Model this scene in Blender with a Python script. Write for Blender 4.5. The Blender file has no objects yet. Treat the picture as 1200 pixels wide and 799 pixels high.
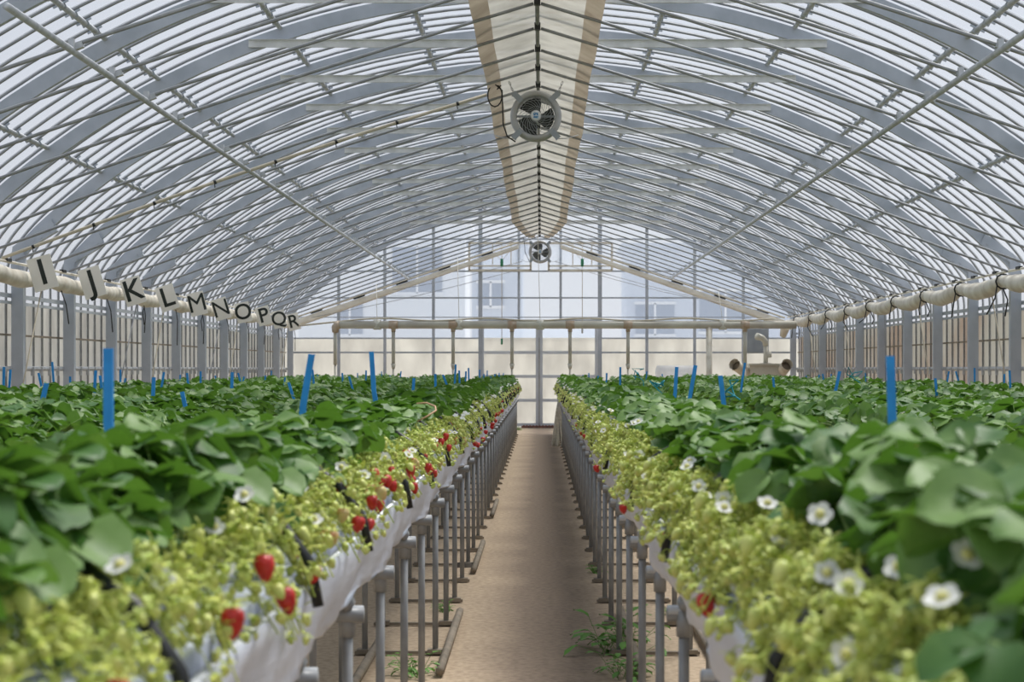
import bpy, math, random
import numpy as np
from mathutils import Vector, Matrix

# ------------------------------------------------------------------ camera, world, sun, exposure
F = 2300.0                      # focal length in pixels of the 1200 px wide frame
EYE = 1.30
VX, VY = 634.0, 432.0           # where the view axis meets the frame
sc = bpy.context.scene
COL = sc.collection
cd = bpy.data.cameras.new('camera')
cam = bpy.data.objects.new('camera', cd); COL.objects.link(cam)
cam.location = (0, 0, EYE); cam.rotation_euler = (math.pi/2, 0, 0)
cd.sensor_width = 36.0; cd.lens = F*36.0/1200.0
cd.shift_x = -(VX-600.0)/1200.0; cd.shift_y = (VY-399.5)/1200.0
cd.clip_start = 0.05; cd.clip_end = 500
cd.dof.use_dof = True; cd.dof.focus_distance = 15.0; cd.dof.aperture_fstop = 8.0
sc.camera = cam

w = bpy.data.worlds.new('sky'); sc.world = w; w.use_nodes = True
nt = w.node_tree; nt.nodes.clear()
geo = nt.nodes.new('ShaderNodeTexCoord'); sep = nt.nodes.new('ShaderNodeSeparateXYZ')
rmp = nt.nodes.new('ShaderNodeValToRGB'); nz = nt.nodes.new('ShaderNodeTexNoise')
mx = nt.nodes.new('ShaderNodeMixRGB'); bg = nt.nodes.new('ShaderNodeBackground'); wo = nt.nodes.new('ShaderNodeOutputWorld')
rmp.color_ramp.elements[0].position = 0.0; rmp.color_ramp.elements[0].color = (.86, .88, .92, 1)
rmp.color_ramp.elements[1].position = 0.6; rmp.color_ramp.elements[1].color = (.50, .60, .80, 1)
nz.inputs['Scale'].default_value = 2.2; nz.inputs['Detail'].default_value = 4
nt.links.new(geo.outputs['Generated'], sep.inputs[0]); nt.links.new(sep.outputs['Z'], rmp.inputs[0])
nt.links.new(geo.outputs['Generated'], nz.inputs['Vector'])
r2 = nt.nodes.new('ShaderNodeValToRGB'); r2.color_ramp.elements[0].position = .42; r2.color_ramp.elements[1].position = .75
nt.links.new(nz.outputs['Fac'], r2.inputs[0]); nt.links.new(r2.outputs[0], mx.inputs[0])
nt.links.new(rmp.outputs[0], mx.inputs[1]); mx.inputs[2].default_value = (.86, .88, .92, 1)
nt.links.new(mx.outputs[0], bg.inputs[0]); bg.inputs[1].default_value = .62
nt.links.new(bg.outputs[0], wo.inputs[0])

sd = bpy.data.lights.new('sun', 'SUN'); sd.energy = 4.0; sd.angle = math.radians(25); sd.color = (1, .97, .92)
sun = bpy.data.objects.new('sun', sd); COL.objects.link(sun)
sun.rotation_euler = (math.radians(-22), math.radians(18), 0)

sc.view_settings.view_transform = 'Standard'
try: sc.view_settings.look = 'None'
except Exception: pass
sc.view_settings.gamma = 1.0; sc.view_settings.use_curve_mapping = False
sc.view_settings.exposure = 0.30
sc.cycles.use_denoising = True
sc.cycles.transparent_max_bounces = 32
sc.cycles.max_bounces = 8

# ------------------------------------------------------------------ materials
def mat(name, col, rough=.6, metal=0.0, col2=None, scale=8.0, island=False, transl=0.0, bump=0.0, spec=.5, transp=0.0, stretch=None, pos=(.35, .65), tcol=None):
    m = bpy.data.materials.new(name); m.use_nodes = True
    n = m.node_tree; L = n.links; n.nodes.clear()
    out = n.nodes.new('ShaderNodeOutputMaterial'); b = n.nodes.new('ShaderNodeBsdfPrincipled')
    b.inputs['Roughness'].default_value = rough; b.inputs['Metallic'].default_value = metal
    b.inputs['Specular IOR Level'].default_value = spec
    tc = n.nodes.new('ShaderNodeTexCoord'); mp = n.nodes.new('ShaderNodeMapping')
    L.new(tc.outputs['Object'], mp.inputs[0])
    if stretch: mp.inputs['Scale'].default_value = stretch
    no = n.nodes.new('ShaderNodeTexNoise'); no.inputs['Scale'].default_value = scale; no.inputs['Detail'].default_value = 5
    L.new(mp.outputs[0], no.inputs['Vector'])
    cr = n.nodes.new('ShaderNodeValToRGB')
    c2 = col2 or tuple(c*.85 for c in col)
    cr.color_ramp.elements[0].position, cr.color_ramp.elements[1].position = pos
    cr.color_ramp.elements[0].color = (*c2, 1); cr.color_ramp.elements[1].color = (*col, 1)
    if island:
        g = n.nodes.new('ShaderNodeNewGeometry'); ad = n.nodes.new('ShaderNodeMath'); ad.operation = 'MULTIPLY_ADD'
        L.new(g.outputs['Random Per Island'], ad.inputs[0]); ad.inputs[1].default_value = .5
        L.new(no.outputs['Fac'], ad.inputs[2]); sb = n.nodes.new('ShaderNodeMath'); sb.operation = 'SUBTRACT'
        L.new(ad.outputs[0], sb.inputs[0]); sb.inputs[1].default_value = .25; L.new(sb.outputs[0], cr.inputs[0])
    else:
        L.new(no.outputs['Fac'], cr.inputs[0])
    L.new(cr.outputs[0], b.inputs['Base Color'])
    last = b.outputs[0]
    if bump:
        bp = n.nodes.new('ShaderNodeBump'); bp.inputs['Strength'].default_value = bump; bp.inputs['Distance'].default_value = .01
        L.new(no.outputs['Fac'], bp.inputs['Height']); L.new(bp.outputs[0], b.inputs['Normal'])
    if transl:
        t = n.nodes.new('ShaderNodeBsdfTranslucent'); mi = n.nodes.new('ShaderNodeMixShader'); mi.inputs[0].default_value = transl
        if tcol: t.inputs[0].default_value = (*tcol, 1)
        else: L.new(cr.outputs[0], t.inputs[0])
        L.new(last, mi.inputs[1]); L.new(t.outputs[0], mi.inputs[2]); last = mi.outputs[0]
    if transp:
        t = n.nodes.new('ShaderNodeBsdfTransparent'); mi = n.nodes.new('ShaderNodeMixShader'); mi.inputs[0].default_value = transp
        L.new(last, mi.inputs[1]); L.new(t.outputs[0], mi.inputs[2]); last = mi.outputs[0]
    L.new(last, out.inputs[0])
    return m

M = {}
M['steel'] = mat('galvanised_steel', (.50, .54, .60), .5, .1, (.38, .42, .47), 3.0)
M['pipe'] = mat('steel_pipe', (.33, .34, .35), .45, .15, (.25, .26, .27), 12.0)
M['pipe_light'] = mat('galvanised_pipe', (.56, .58, .60), .42, .15, (.42, .44, .46), 14.0)
M['tie'] = mat('bright_galvanised_flat_bar', (.78, .80, .80), .5, 0, (.60, .62, .62), 6.0)
M['clip'] = mat('spring_channel', (.90, .91, .92), .45, .0, (.80, .82, .84), 6.0, transl=.75)
M['film'] = mat('clear_roof_film', (.80, .84, .90), .35, 0, (.70, .76, .86), 1.2, transl=.75, transp=.80, tcol=(.82, .88, .97))
M['gable_film'] = mat('milky_gable_film', (.84, .88, .93), .4, 0, (.78, .83, .90), 1.0, transl=.8, transp=.62, tcol=(.80, .87, .97))
M['skirt'] = mat('stained_skirt_film', (.88, .86, .80), .5, 0, (.72, .70, .65), 2.2, transl=.8, transp=.12, stretch=(1, 1, .45))
M['skirt_tan'] = mat('tan_stained_skirt_film', (.66, .64, .58), .5, 0, (.58, .49, .41), .55, transl=.7, transp=.1, pos=(.40, .56))
M['cream'] = mat('cream_vinyl', (.80, .76, .66), .5, 0, (.58, .52, .42), 5.0)
M['pale_curtain'] = mat('pale_curtain_vinyl', (.90, .88, .82), .5, 0, (.80, .77, .70), 5.0, transl=.35)
M['card'] = mat('cream_card', (.88, .85, .77), .6, 0, (.83, .80, .72), 4.0)
M['ink'] = mat('dark_green_black_ink', (.012, .02, .014), .5)
M['black'] = mat('black_rubber', (.012, .013, .012), .45)
M['blue'] = mat('blue_plastic_tape', (.03, .34, .80), .45, 0, (.02, .28, .70), 20.0, transl=.15)
M['teal'] = mat('teal_plastic_tape', (.02, .40, .48), .5, transl=.2)
M['leaf'] = mat('strawberry_leaf', (.150, .260, .062), .50, 0, (.044, .125, .020), 14.0, island=True, transl=.22, bump=.2, tcol=(.14, .32, .03), spec=.38)
M['petiole'] = mat('green_petiole', (.25, .38, .10), .5)
M['lime'] = mat('lime_fruit_stalk', (.60, .64, .14), .5, 0, (.38, .48, .07), 10.0, island=True, transl=.2)
M['unripe'] = mat('pale_unripe_berry', (.64, .66, .19), .45, 0, (.46, .55, .12), 30.0, island=True)
M['blush'] = mat('half_ripe_berry', (.62, .52, .20), .4, 0, (.60, .18, .07), 14.0)
M['red'] = mat('ripe_red_berry', (.60, .028, .016), .3, 0, (.42, .012, .01), 60.0, bump=.5)
M['petal'] = mat('white_petal', (.90, .90, .88), .6, transl=.3)
M['pollen'] = mat('yellow_flower_centre', (.72, .68, .25), .7)
M['liner'] = mat('silver_white_bench_film', (.74, .79, .90), .33, .05, (.60, .64, .74), 7.0, stretch=(1, .35, 2), bump=.6)
M['soil'] = mat('dark_substrate', (.10, .08, .06), .9, 0, (.05, .04, .03), 20.0)
M['shade'] = mat('beige_ridge_sheet', (.70, .67, .59), .6, 0, (.52, .49, .42), 3.2, transl=.5, transp=.08)
M['shade_edge'] = mat('brown_stained_sheet_edge', (.46, .39, .30), .6, 0, (.33, .27, .20), 3.0, transl=.4)
M['fan'] = mat('grey_painted_fan_steel', (.33, .36, .39), .4, .2, (.28, .31, .34), 5.0)
M['fan_bell'] = mat('dusty_grey_bell', (.44, .46, .48), .45, .1, (.38, .37, .35), 5.0)
M['blade'] = mat('black_fan_blade', (.03, .035, .03), .4)
M['guard'] = mat('wire_guard_steel', (.40, .42, .42), .4, .3)
M['hubw'] = mat('white_hub_badge', (.78, .80, .82), .4)
M['logo'] = mat('blue_badge_mark', (.02, .25, .55), .5)
M['rope'] = mat('white_rope', (.74, .73, .66), .8, 0, (.58, .57, .50), 30.0)
M['cord'] = mat('beige_cord', (.60, .54, .42), .8)
M['ivory_pipe'] = mat('ivory_plastic_pipe', (.58, .56, .47), .4, 0, (.46, .43, .36), 3.0)
M['rust'] = mat('rust_stained_collar', (.50, .42, .33), .6, 0, (.42, .30, .20), 9.0)
M['green_knob'] = mat('green_plastic', (.03, .25, .12), .5)
M['ochre'] = mat('ochre_runner', (.60, .36, .20), .6)
M['weed'] = mat('green_weed', (.16, .36, .06), .6, 0, (.10, .26, .04), 20.0, transl=.2)
M['timber'] = mat('grey_brown_batten', (.30, .25, .19), .8, 0, (.20, .17, .13), 9.0)
M['mat_red'] = mat('red_brown_door_mat', (.30, .12, .08), .9, 0, (.07, .05, .045), 40.0)
M['glass_blue'] = mat('blue_grey_window', (.10, .17, .30), .4, 0, (.08, .14, .26), 1.0)
M['white_wall'] = mat('white_house_wall', (.88, .90, .92), .7, 0, (.80, .83, .87), .8)
M['grey_wall'] = mat('pale_blue_house_wall', (.55, .62, .74), .7, 0, (.50, .57, .70), .8)
M['outside'] = mat('pale_gravel', (.52, .50, .46), .9, 0, (.42, .40, .37), 3.0)
M['alu'] = mat('aluminium_door_frame', (.66, .70, .75), .4, .1, (.56, .60, .66), 3.0)

# floor: trodden brown earth sheet, darker where it is walked on
def floor_mat():
    m = bpy.data.materials.new('trodden_brown_ground_sheet'); m.use_nodes = True
    n = m.node_tree; L = n.links; b = n.nodes['Principled BSDF']; b.inputs['Roughness'].default_value = .85
    tc = n.nodes.new('ShaderNodeTexCoord'); sx = n.nodes.new('ShaderNodeSeparateXYZ'); L.new(tc.outputs['Object'], sx.inputs[0])
    n1 = n.nodes.new('ShaderNodeTexNoise'); n1.inputs['Scale'].default_value = 1.3; n1.inputs['Detail'].default_value = 6; L.new(tc.outputs['Object'], n1.inputs[0])
    n2 = n.nodes.new('ShaderNodeTexNoise'); n2.inputs['Scale'].default_value = 30; n2.inputs['Detail'].default_value = 4; L.new(tc.outputs['Object'], n2.inputs[0])
    a = n.nodes.new('ShaderNodeMath'); a.operation = 'SUBTRACT'; a.inputs[1].default_value = .03; L.new(sx.outputs['X'], a.inputs[0])
    ab = n.nodes.new('ShaderNodeMath'); ab.operation = 'ABSOLUTE'; L.new(a.outputs[0], ab.inputs[0])
    ma = n.nodes.new('ShaderNodeMath'); ma.operation = 'MULTIPLY_ADD'; ma.inputs[1].default_value = .35; L.new(n1.outputs[0], ma.inputs[0]); L.new(ab.outputs[0], ma.inputs[2])
    cr = n.nodes.new('ShaderNodeValToRGB'); e = cr.color_ramp.elements
    e[0].position = .30; e[0].color = (.235, .175, .125, 1); e[1].position = .58; e[1].color = (.48, .37, .255, 1)
    L.new(ma.outputs[0], cr.inputs[0])
    c2 = n.nodes.new('ShaderNodeValToRGB'); c2.color_ramp.elements[0].position = .35; c2.color_ramp.elements[0].color = (.72, .70, .68, 1)
    c2.color_ramp.elements[1].position = .6; c2.color_ramp.elements[1].color = (1, 1, 1, 1); L.new(n2.outputs[0], c2.inputs[0])
    mm = n.nodes.new('ShaderNodeMixRGB'); mm.blend_type = 'MULTIPLY'; mm.inputs[0].default_value = 1
    L.new(cr.outputs[0], mm.inputs[1]); L.new(c2.outputs[0], mm.inputs[2]); L.new(mm.outputs[0], b.inputs['Base Color'])
    bp = n.nodes.new('ShaderNodeBump'); bp.inputs['Strength'].default_value = .3; bp.inputs['Distance'].default_value = .01
    L.new(n2.outputs[0], bp.inputs['Height']); L.new(bp.outputs[0], b.inputs['Normal'])
    return m
M['floor'] = floor_mat()

# ------------------------------------------------------------------ helpers
class MB:
    def __init__(s): s.v = []; s.f = []; s.m = []; s.mi = 0
    def add(s, vs, fs):
        o = len(s.v); s.v.extend(tuple(v) for v in vs); s.f.extend(tuple(i+o for i in f) for f in fs); s.m.extend([s.mi]*len(fs))
    def box(s, c, d, rot=None):
        hx, hy, hz = d[0]/2, d[1]/2, d[2]/2
        vs = [Vector((x*hx, y*hy, z*hz)) for x in (-1, 1) for y in (-1, 1) for z in (-1, 1)]
        if rot is not None: vs = [rot @ v for v in vs]
        s.add([v+Vector(c) for v in vs], [(0,1,3,2),(4,6,7,5),(0,4,5,1),(2,3,7,6),(0,2,6,4),(1,5,7,3)])
    def tube(s, pts, r, seg=8, cap=True):
        pts = [Vector(p) for p in pts]; n = len(pts)
        rs = r if isinstance(r, (list, tuple)) else [r]*n
        vs = []; up = None
        for i, p in enumerate(pts):
            t = (pts[min(i+1, n-1)]-pts[max(i-1, 0)]).normalized()
            if up is None:
                a = Vector((0,0,1)) if abs(t.z) < .9 else Vector((1,0,0)); up = (a-t*a.dot(t)).normalized()
            else:
                up = up-t*up.dot(t); up = up.normalized() if up.length > 1e-6 else Vector((1,0,0))
            sd = t.cross(up)
            for k in range(seg):
                a = 2*math.pi*k/seg; vs.append(p+(up*math.cos(a)+sd*math.sin(a))*rs[i])
        fs = [(i*seg+k, i*seg+(k+1)%seg, (i+1)*seg+(k+1)%seg, (i+1)*seg+k) for i in range(n-1) for k in range(seg)]
        if cap: fs += [tuple(range(seg))[::-1], tuple((n-1)*seg+k for k in range(seg))]
        s.add(vs, fs)
    def lathe(s, prof, c, seg=32, axis='Y'):     # prof: (radius, along)
        vs = []
        for r, a in prof:
            for k in range(seg):
                t = 2*math.pi*k/seg; x, y = r*math.cos(t), r*math.sin(t)
                v = (x, a, y) if axis == 'Y' else (x, y, a)
                vs.append((v[0]+c[0], v[1]+c[1], v[2]+c[2]))
        n = len(prof)
        s.add(vs, [(i*seg+k, i*seg+(k+1)%seg, (i+1)*seg+(k+1)%seg, (i+1)*seg+k) for i in range(n-1) for k in range(seg)])
    def sweep(s, path, wr, dy, y0):              # rectangle swept along a path in XZ
        vs = []; n = len(path)
        for i, (x, z) in enumerate(path):
            x1, z1 = path[max(i-1, 0)]; x2, z2 = path[min(i+1, n-1)]
            l = math.hypot(x2-x1, z2-z1); nx, nz_ = -(z2-z1)/l, (x2-x1)/l
            for a, b in ((-1,-1),(1,-1),(1,1),(-1,1)): vs.append((x+nx*a*wr/2, y0+b*dy/2, z+nz_*a*wr/2))
        fs = [(i*4+k, i*4+(k+1)%4, (i+1)*4+(k+1)%4, (i+1)*4+k) for i in range(n-1) for k in range(4)]
        fs += [(0,1,2,3), tuple((n-1)*4+k for k in (3,2,1,0))]
        s.add(vs, fs)
    def grid(s, rows):                            # rows of equal length
        n, m_ = len(rows), len(rows[0]); s.add([p for r in rows for p in r],
            [(i*m_+j, i*m_+j+1, (i+1)*m_+j+1, (i+1)*m_+j) for i in range(n-1) for j in range(m_-1)])
    def mesh(s, name, mats, smooth=True):
        me = bpy.data.meshes.new(name); me.from_pydata(s.v, [], s.f)
        for m_ in (mats if isinstance(mats, (list, tuple)) else [mats]): me.materials.append(m_)
        me.polygons.foreach_set('material_index', s.m)
        me.polygons.foreach_set('use_smooth', [smooth]*len(s.f)); me.update()
        return me
    def build(s, name, mats, parent=None, smooth=True, loc=None):
        return link(name, s.mesh(name, mats, smooth), parent, loc)

def link(name, me, parent=None, loc=None, rot=None):
    o = bpy.data.objects.new(name, me); COL.objects.link(o)
    if loc is not None: o.location = loc
    if rot is not None: o.rotation_euler = rot
    if parent: o.parent = parent
    return o
def tag(o, label=None, cat=None, group=None, kind=None):
    if label: o['label'] = label
    if cat: o['category'] = cat
    if group: o['group'] = group
    if kind: o['kind'] = kind
    return o
def struct(o, label=None, group=None): return tag(o, label, None, group, 'structure')
def empty(name, loc=(0,0,0)):
    o = bpy.data.objects.new(name, None); COL.objects.link(o); o.location = loc; o.empty_display_size = .1; return o
def at(px, py, Y): return Vector(((px-VX)*Y/F, Y, EYE-(py-VY)*Y/F))
def ordinal(n):
    return '%d%s' % (n, 'th' if 10 <= n % 100 <= 20 else {1:'st', 2:'nd', 3:'rd'}.get(n % 10, 'th'))
rnd = random.Random(7)

# ------------------------------------------------------------------ the shell
CX, XL, XR = -.03, -5.55, 5.58
ZC, R = -2.90, 7.75
YB, Y0 = 43.5, -2.0
BAY = 2.26
def arc_pts(r, x0, x1, n):
    a0 = math.asin((x0-CX)/r); a1 = math.asin((x1-CX)/r)
    return [(CX+r*math.sin(a0+(a1-a0)*i/n), ZC+r*math.cos(a0+(a1-a0)*i/n)) for i in range(n+1)]
def bez(p0, p1, p2, n):
    return [((1-t)**2*p0[0]+2*t*(1-t)*p1[0]+t*t*p2[0], (1-t)**2*p0[1]+2*t*(1-t)*p1[1]+t*t*p2[1]) for t in [i/n for i in range(n+1)]]
def hoop_path(r, off, foot=0.0, n=40, kn=.55):
    xl, xr = XL-off, XR+off
    a = arc_pts(r, xl+kn*.85, xr-kn*.85, n)
    zl = ZC+math.sqrt(r*r-(xl-CX)**2); zr = ZC+math.sqrt(r*r-(xr-CX)**2)
    def tz(p, xw): return p[1]-abs(p[0]-CX)/(p[1]-ZC)*abs(xw-p[0])
    cl, crr = tz(a[0], xl), tz(a[-1], xr)
    left = [(xl, foot)] + bez((xl, cl-kn*.62), (xl, cl), a[0], 10)[:-1]
    right = bez(a[-1], (xr, crr), (xr, crr-kn*.62), 10)[1:] + [(xr, foot)]
    return left+a+right

b = MB(); b.box(((XL+XR)/2, (YB+Y0)/2, -.05), (XR-XL+.5, YB-Y0+.1, .1)); struct(b.build('floor', M['floor'], smooth=False))
b = MB(); b.box((0, 60, -.16), (160, 180, .1)); struct(b.build('ground_outside', M['outside'], smooth=False))
# roof film and walls
fp = hoop_path(R+.135, .165, 2.0)
b = MB(); b.grid([[(x, y, z) for x, z in fp] for y in (Y0, YB)]); struct(b.build('ceiling', M['film']))
b = MB(); b.box((XL-.165, (Y0+YB)/2, 1.015), (.004, YB-Y0, 2.03)); struct(b.build('wall_left', M['skirt'], smooth=False))
b = MB(); b.box((XR+.165, (Y0+YB)/2, 1.015), (.004, YB-Y0, 2.03)); struct(b.build('wall_right', M['skirt_tan'], smooth=False))
gp = [p for p in hoop_path(R+.12, .15, 1.97)]
b = MB(); b.add([(x, YB+.06, z) for x, z in gp], [tuple(range(len(gp)))]); struct(b.build('wall_back', M['gable_film'], smooth=False))
b = MB()
b.box(((XL-.15-1.37)/2, YB+.05, .985), (5.7-1.37, .006, 1.97)); b.box(((XR+.15+1.30)/2, YB+.05, .985), (XR+.15-1.30, .006, 1.97))
struct(b.build('trim_1', M['skirt'], smooth=False))

# main arches
ARCH_K = list(range(-3, 12))
def arch_y(k): return YB-BAY*(11-k)-.06
mp_ = []
zl = ZC+math.sqrt(R*R-(XL-CX)**2)
a_ = arc_pts(R, XL+.34, XR-.34, 44)
tzl = a_[0][1]-abs(a_[0][0]-CX)/(a_[0][1]-ZC)*abs(XL-a_[0][0])
apath = bez((XL, zl-.10), (XL, tzl), a_[0], 5)[:-1]+a_+bez(a_[-1], (XR, tzl), (XR, zl-.10), 5)[1:]
def tapered(b, y):
    b.sweep(apath, .125, .06, y)
ab_ = MB(); tapered(ab_, 0); arch_me = ab_.mesh('steel_arch', M['steel'], False)
cb_ = MB(); cb_.box((0, 0, (zl-.09)/2), (.127, .09, zl-.09)); col_me = cb_.mesh('column', M['steel'], False)
def gusset_mesh(s):
    g = MB(); zz = zl-.05
    g.add([(-.07*s, -.05, zz-.16), (.065*s, -.05, zz-.16), (.075*s, -.05, zz+.06), (.42*s, -.05, zz+.27), (.36*s, -.05, zz+.40), (-.05*s, -.05, zz+.10)], [(0,1,2,3,4,5)])
    g.v += [(x, .05, z) for x, y, z in g.v]; g.f.append((11,10,9,8,7,6)); g.m.append(0)
    for i in range(6): g.f.append((i, (i+1) % 6, 6+(i+1) % 6, 6+i)); g.m.append(0)
    for bx, bz in ((0,-.12),(.03,-.03),(.1,.1),(.17,.17),(.25,.20),(.33,.27)):
        g.tube([(bx*s, -.064, zz+bz), (bx*s, -.05, zz+bz)], .013, 6)
    return g.mesh('gusset_plate', M['steel'], False)
gus = [gusset_mesh(1), gusset_mesh(-1)]
tb_ = MB(); tb_.box((0, 0, 0), (5.46, .02, .075)); tb_.box((0, -.018, .034), (5.46, .03, .006)); tie_me = tb_.mesh('tie_bar', M['tie'], False)
for k in ARCH_K:
    y = arch_y(k); n = 12-k
    o = struct(link('steel_arch', arch_me, loc=(0, y, 0)), 'broad grey steel roof arch, the %s counted from the end wall' % ordinal(n), 'broad steel arches of the roof')
    for s, X in ((0, XL), (1, XR)):
        link('column', col_me, o, (X, 0, 0)); link('gusset_plate', gus[s], o, (X, 0, 0))
    if k < 11: struct(link('tie_bar', tie_me, loc=(CX, y-.05, 4.37)), 'flat galvanised tie bar across the %s broad arch from the end wall' % ordinal(n), 'flat tie bars under the ridge')
# thin hoops with pale film channels
hp = hoop_path(R+.10, .13, 0.0, 36)
hb = MB(); hb.tube([(x, 0, z) for x, z in hp], .0125, 6); hoop_me = hb.mesh('roof_hoop', M['pipe'])
hb = MB(); cp = hoop_path(R+.115, .145, 0.0, 36); hb.sweep(cp, .012, .05, .0); chan_me = hb.mesh('film_channel', M['clip'])
k = 0; y = YB-.06
while y > 11.0:
    o = struct(link('roof_hoop', hoop_me, loc=(0, y, 0)), 'thin pipe roof hoop with a white film channel, number %d counted from the end wall' % (k+1), 'thin pipe hoops under the roof film')
    link('film_channel', chan_me, o, (0, .035, 0))
    k += 1; y -= BAY/6
# purlins
clampb = []
for i, xp in enumerate((-4.67, -3.62, -2.47, -1.24, 1.20, 2.40, 3.54, 4.60)):
    rr = R+.065; z = ZC+math.sqrt(rr*rr-(xp-CX)**2); t = math.atan2(xp-CX, z-ZC)
    b = MB(); b.tube([(xp, 10.8, z), (xp, YB, z)], .024, 8)
    o = struct(b.build('purlin', M['pipe_light']), '%s lengthwise roof purlin %s of the ridge' % (ordinal([4,3,2,1,1,2,3,4][i]), 'left' if i < 4 else 'right'), 'lengthwise purlins')
    c = MB(); yy = YB-.06; kk = 0
    Rm = Matrix.Rotation(t, 3, 'Y')
    while yy > 11:
        if kk % 6:
            c.box(Vector((xp, yy, z))+Rm @ Vector((0, 0, .012)), (.13, .012, .016), Rm)
            c.box(Vector((xp, yy+.02, z)), (.06, .02, .054), Rm)
        kk += 1; yy -= BAY/6
    tag(c.build('hoop_clips', M['steel'], o, False), 'steel clips tying the thin hoops to this purlin', kind='stuff')
b = MB(); b.tube([(CX, 10.8, ZC+R+.02), (CX, YB, ZC+R+.02)], .02, 8); struct(b.build('purlin', M['pipe_light']), 'lengthwise purlin along the very top of the roof')

# inner roof
ZR, ZE = 4.17, 2.40
def zin(x): return ZE+(5.3-abs(x-CX))*(ZR-ZE)/5.3 + .05*math.sin(math.pi*abs(x-CX)/5.3)
for sgn in (-1, 1):
    b = MB(); b.tube([(CX+sgn*(.03+5.27*i/12), 0, zin(CX+sgn*(.03+5.27*i/12))) for i in range(13)], .0135, 6)
    me = b.mesh('inner_rafter', M['pipe']); y = YB-1.0; n = 1
    while y > 11:
        struct(link('inner_rafter', me, loc=(0, y, 0)), 'thin straight inner roof pipe %s of the ridge sheet, %s from the end wall' % ('left' if sgn < 0 else 'right', ordinal(n)), 'inner roof pipes')
        n += 1; y -= BAY/2
    xx = CX+sgn*2.83
    b = MB(); b.tube([(xx, 10.5, zin(xx)-.035), (xx, YB-1.0, zin(xx)-.035)], .022, 8)
    o = struct(b.build('inner_purlin', M['pipe_light']), 'long pipe running lengthwise under the inner roof, %s side' % ('left' if sgn < 0 else 'right'))
    c = MB(); y = YB-1.0
    while y > 11:
        c.box((xx+.02, y, zin(xx)-.01), (.09, .05, .035), Matrix.Rotation(sgn*.35, 3, 'Y')); c.box((xx, y-.03, zin(xx)+.0), (.035, .04, .07)); y -= BAY/2
    tag(c.build('pipe_clamps', M['pipe_light'], o, False), 'clamps fixing the inner pipes', kind='stuff')
b = MB(); b.tube([(CX, 10.5, ZR+.03), (CX, YB-.9, ZR+.03)], .018, 8)
o = struct(b.build('ridge_pipe', M['pipe']), 'pipe running under the beige ridge sheet')
c = MB(); y = YB-1.0
while y > 11: c.box((CX, y, ZR+.01), (.05, .07, .06)); y -= BAY/2
tag(c.build('ridge_clips', M['black'], o, False), 'dark clips along the ridge pipe', kind='stuff')
# beige ridge sheet
def sheet_rows(a0, a1):
    rows = []
    for i in range(150):
        y = 10.2+(YB-1.0-10.2)*i/149
        wd = .50+.008*math.sin(y*.9)+.004*math.sin(y*2.3)
        e = YB-1.0-y
        if e < 6.0: wd *= .22+.78*math.sqrt(e/6.0)
        row = []
        for j in range(5):
            u = a0+(a1-a0)*j/4; x = u*wd
            z = zin(CX+x)+.045 + .005*math.sin(y*5.56+u*3)*abs(u)
            if abs(u) > .75: z -= (abs(u)-.75)*.16
            row.append((CX+x, y, z))
        rows.append(row)
    return rows
b = MB(); b.grid(sheet_rows(-.74, 0)); b.grid(sheet_rows(0, .74))
o = b.build('ridge_sheet', M['shade']); tag(o, 'long beige plastic sheet with brown edges hanging under the roof ridge', 'plastic sheet')
for a0, a1 in ((-1, -.74), (.74, 1)):
    b = MB(); b.grid(sheet_rows(a0, a1)); tag(b.build('sheet_edge', M['shade_edge'], o), 'brown stained edge of the sheet')

# curtain rolls at the eaves
def roll(side):
    X = -5.30 if side < 0 else 5.30; zc = 2.25 if side < 0 else 2.29
    pts = []; rs = []; y = 8.0
    while y <= 42.3:
        t = ((y-arch_y(0)+ (0 if side < 0 else .6)) / BAY) % 1.0
        s = math.sin(math.pi*t)
        if side < 0: pts.append((X+.01*math.sin(y*3), y, zc-.03*s+.01*math.sin(y*2.1))); rs.append(.072+.016*s+.006*math.sin(y*7))
        else: pts.append((X, y, zc+.02-.075*s)); rs.append(.05+.055*math.sqrt(s)+.006*math.sin(y*9))
        y += BAY/12
    if side > 0: pts += [(X-.02, 42.5, zc-.12), (X-.05, 42.6, zc-.28)]; rs += [.1, .07]
    b = MB(); b.tube(pts, rs, 12)
    o = b.build('curtain_roll', M['cream'])
    tag(o, 'rolled cream plastic curtain along the %s' % ('left eave behind the letter cards' if side < 0 else 'right eave, sagging between dark ties'), 'curtain roll')
    c = MB(); c.tube([(X+.0, 8.0, zc+.115), (X, 42.2, zc+.115)], .014, 6); c.build('curtain_rail', M['cream'], o)
    c = MB(); y = 8.2
    while y < 42: c.box((X, y, zc+.13), (.045, .16, .03)); y += BAY/2 if int(y*10) % 2 else BAY/2
    tag(c.build('rail_clips', M['black'], o, False), 'dark clips on the curtain rail', kind='stuff')
    return X, zc, o
XLr, ZLr, roll_l = roll(-1); XRr, ZRr, roll_r = roll(1)
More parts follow.
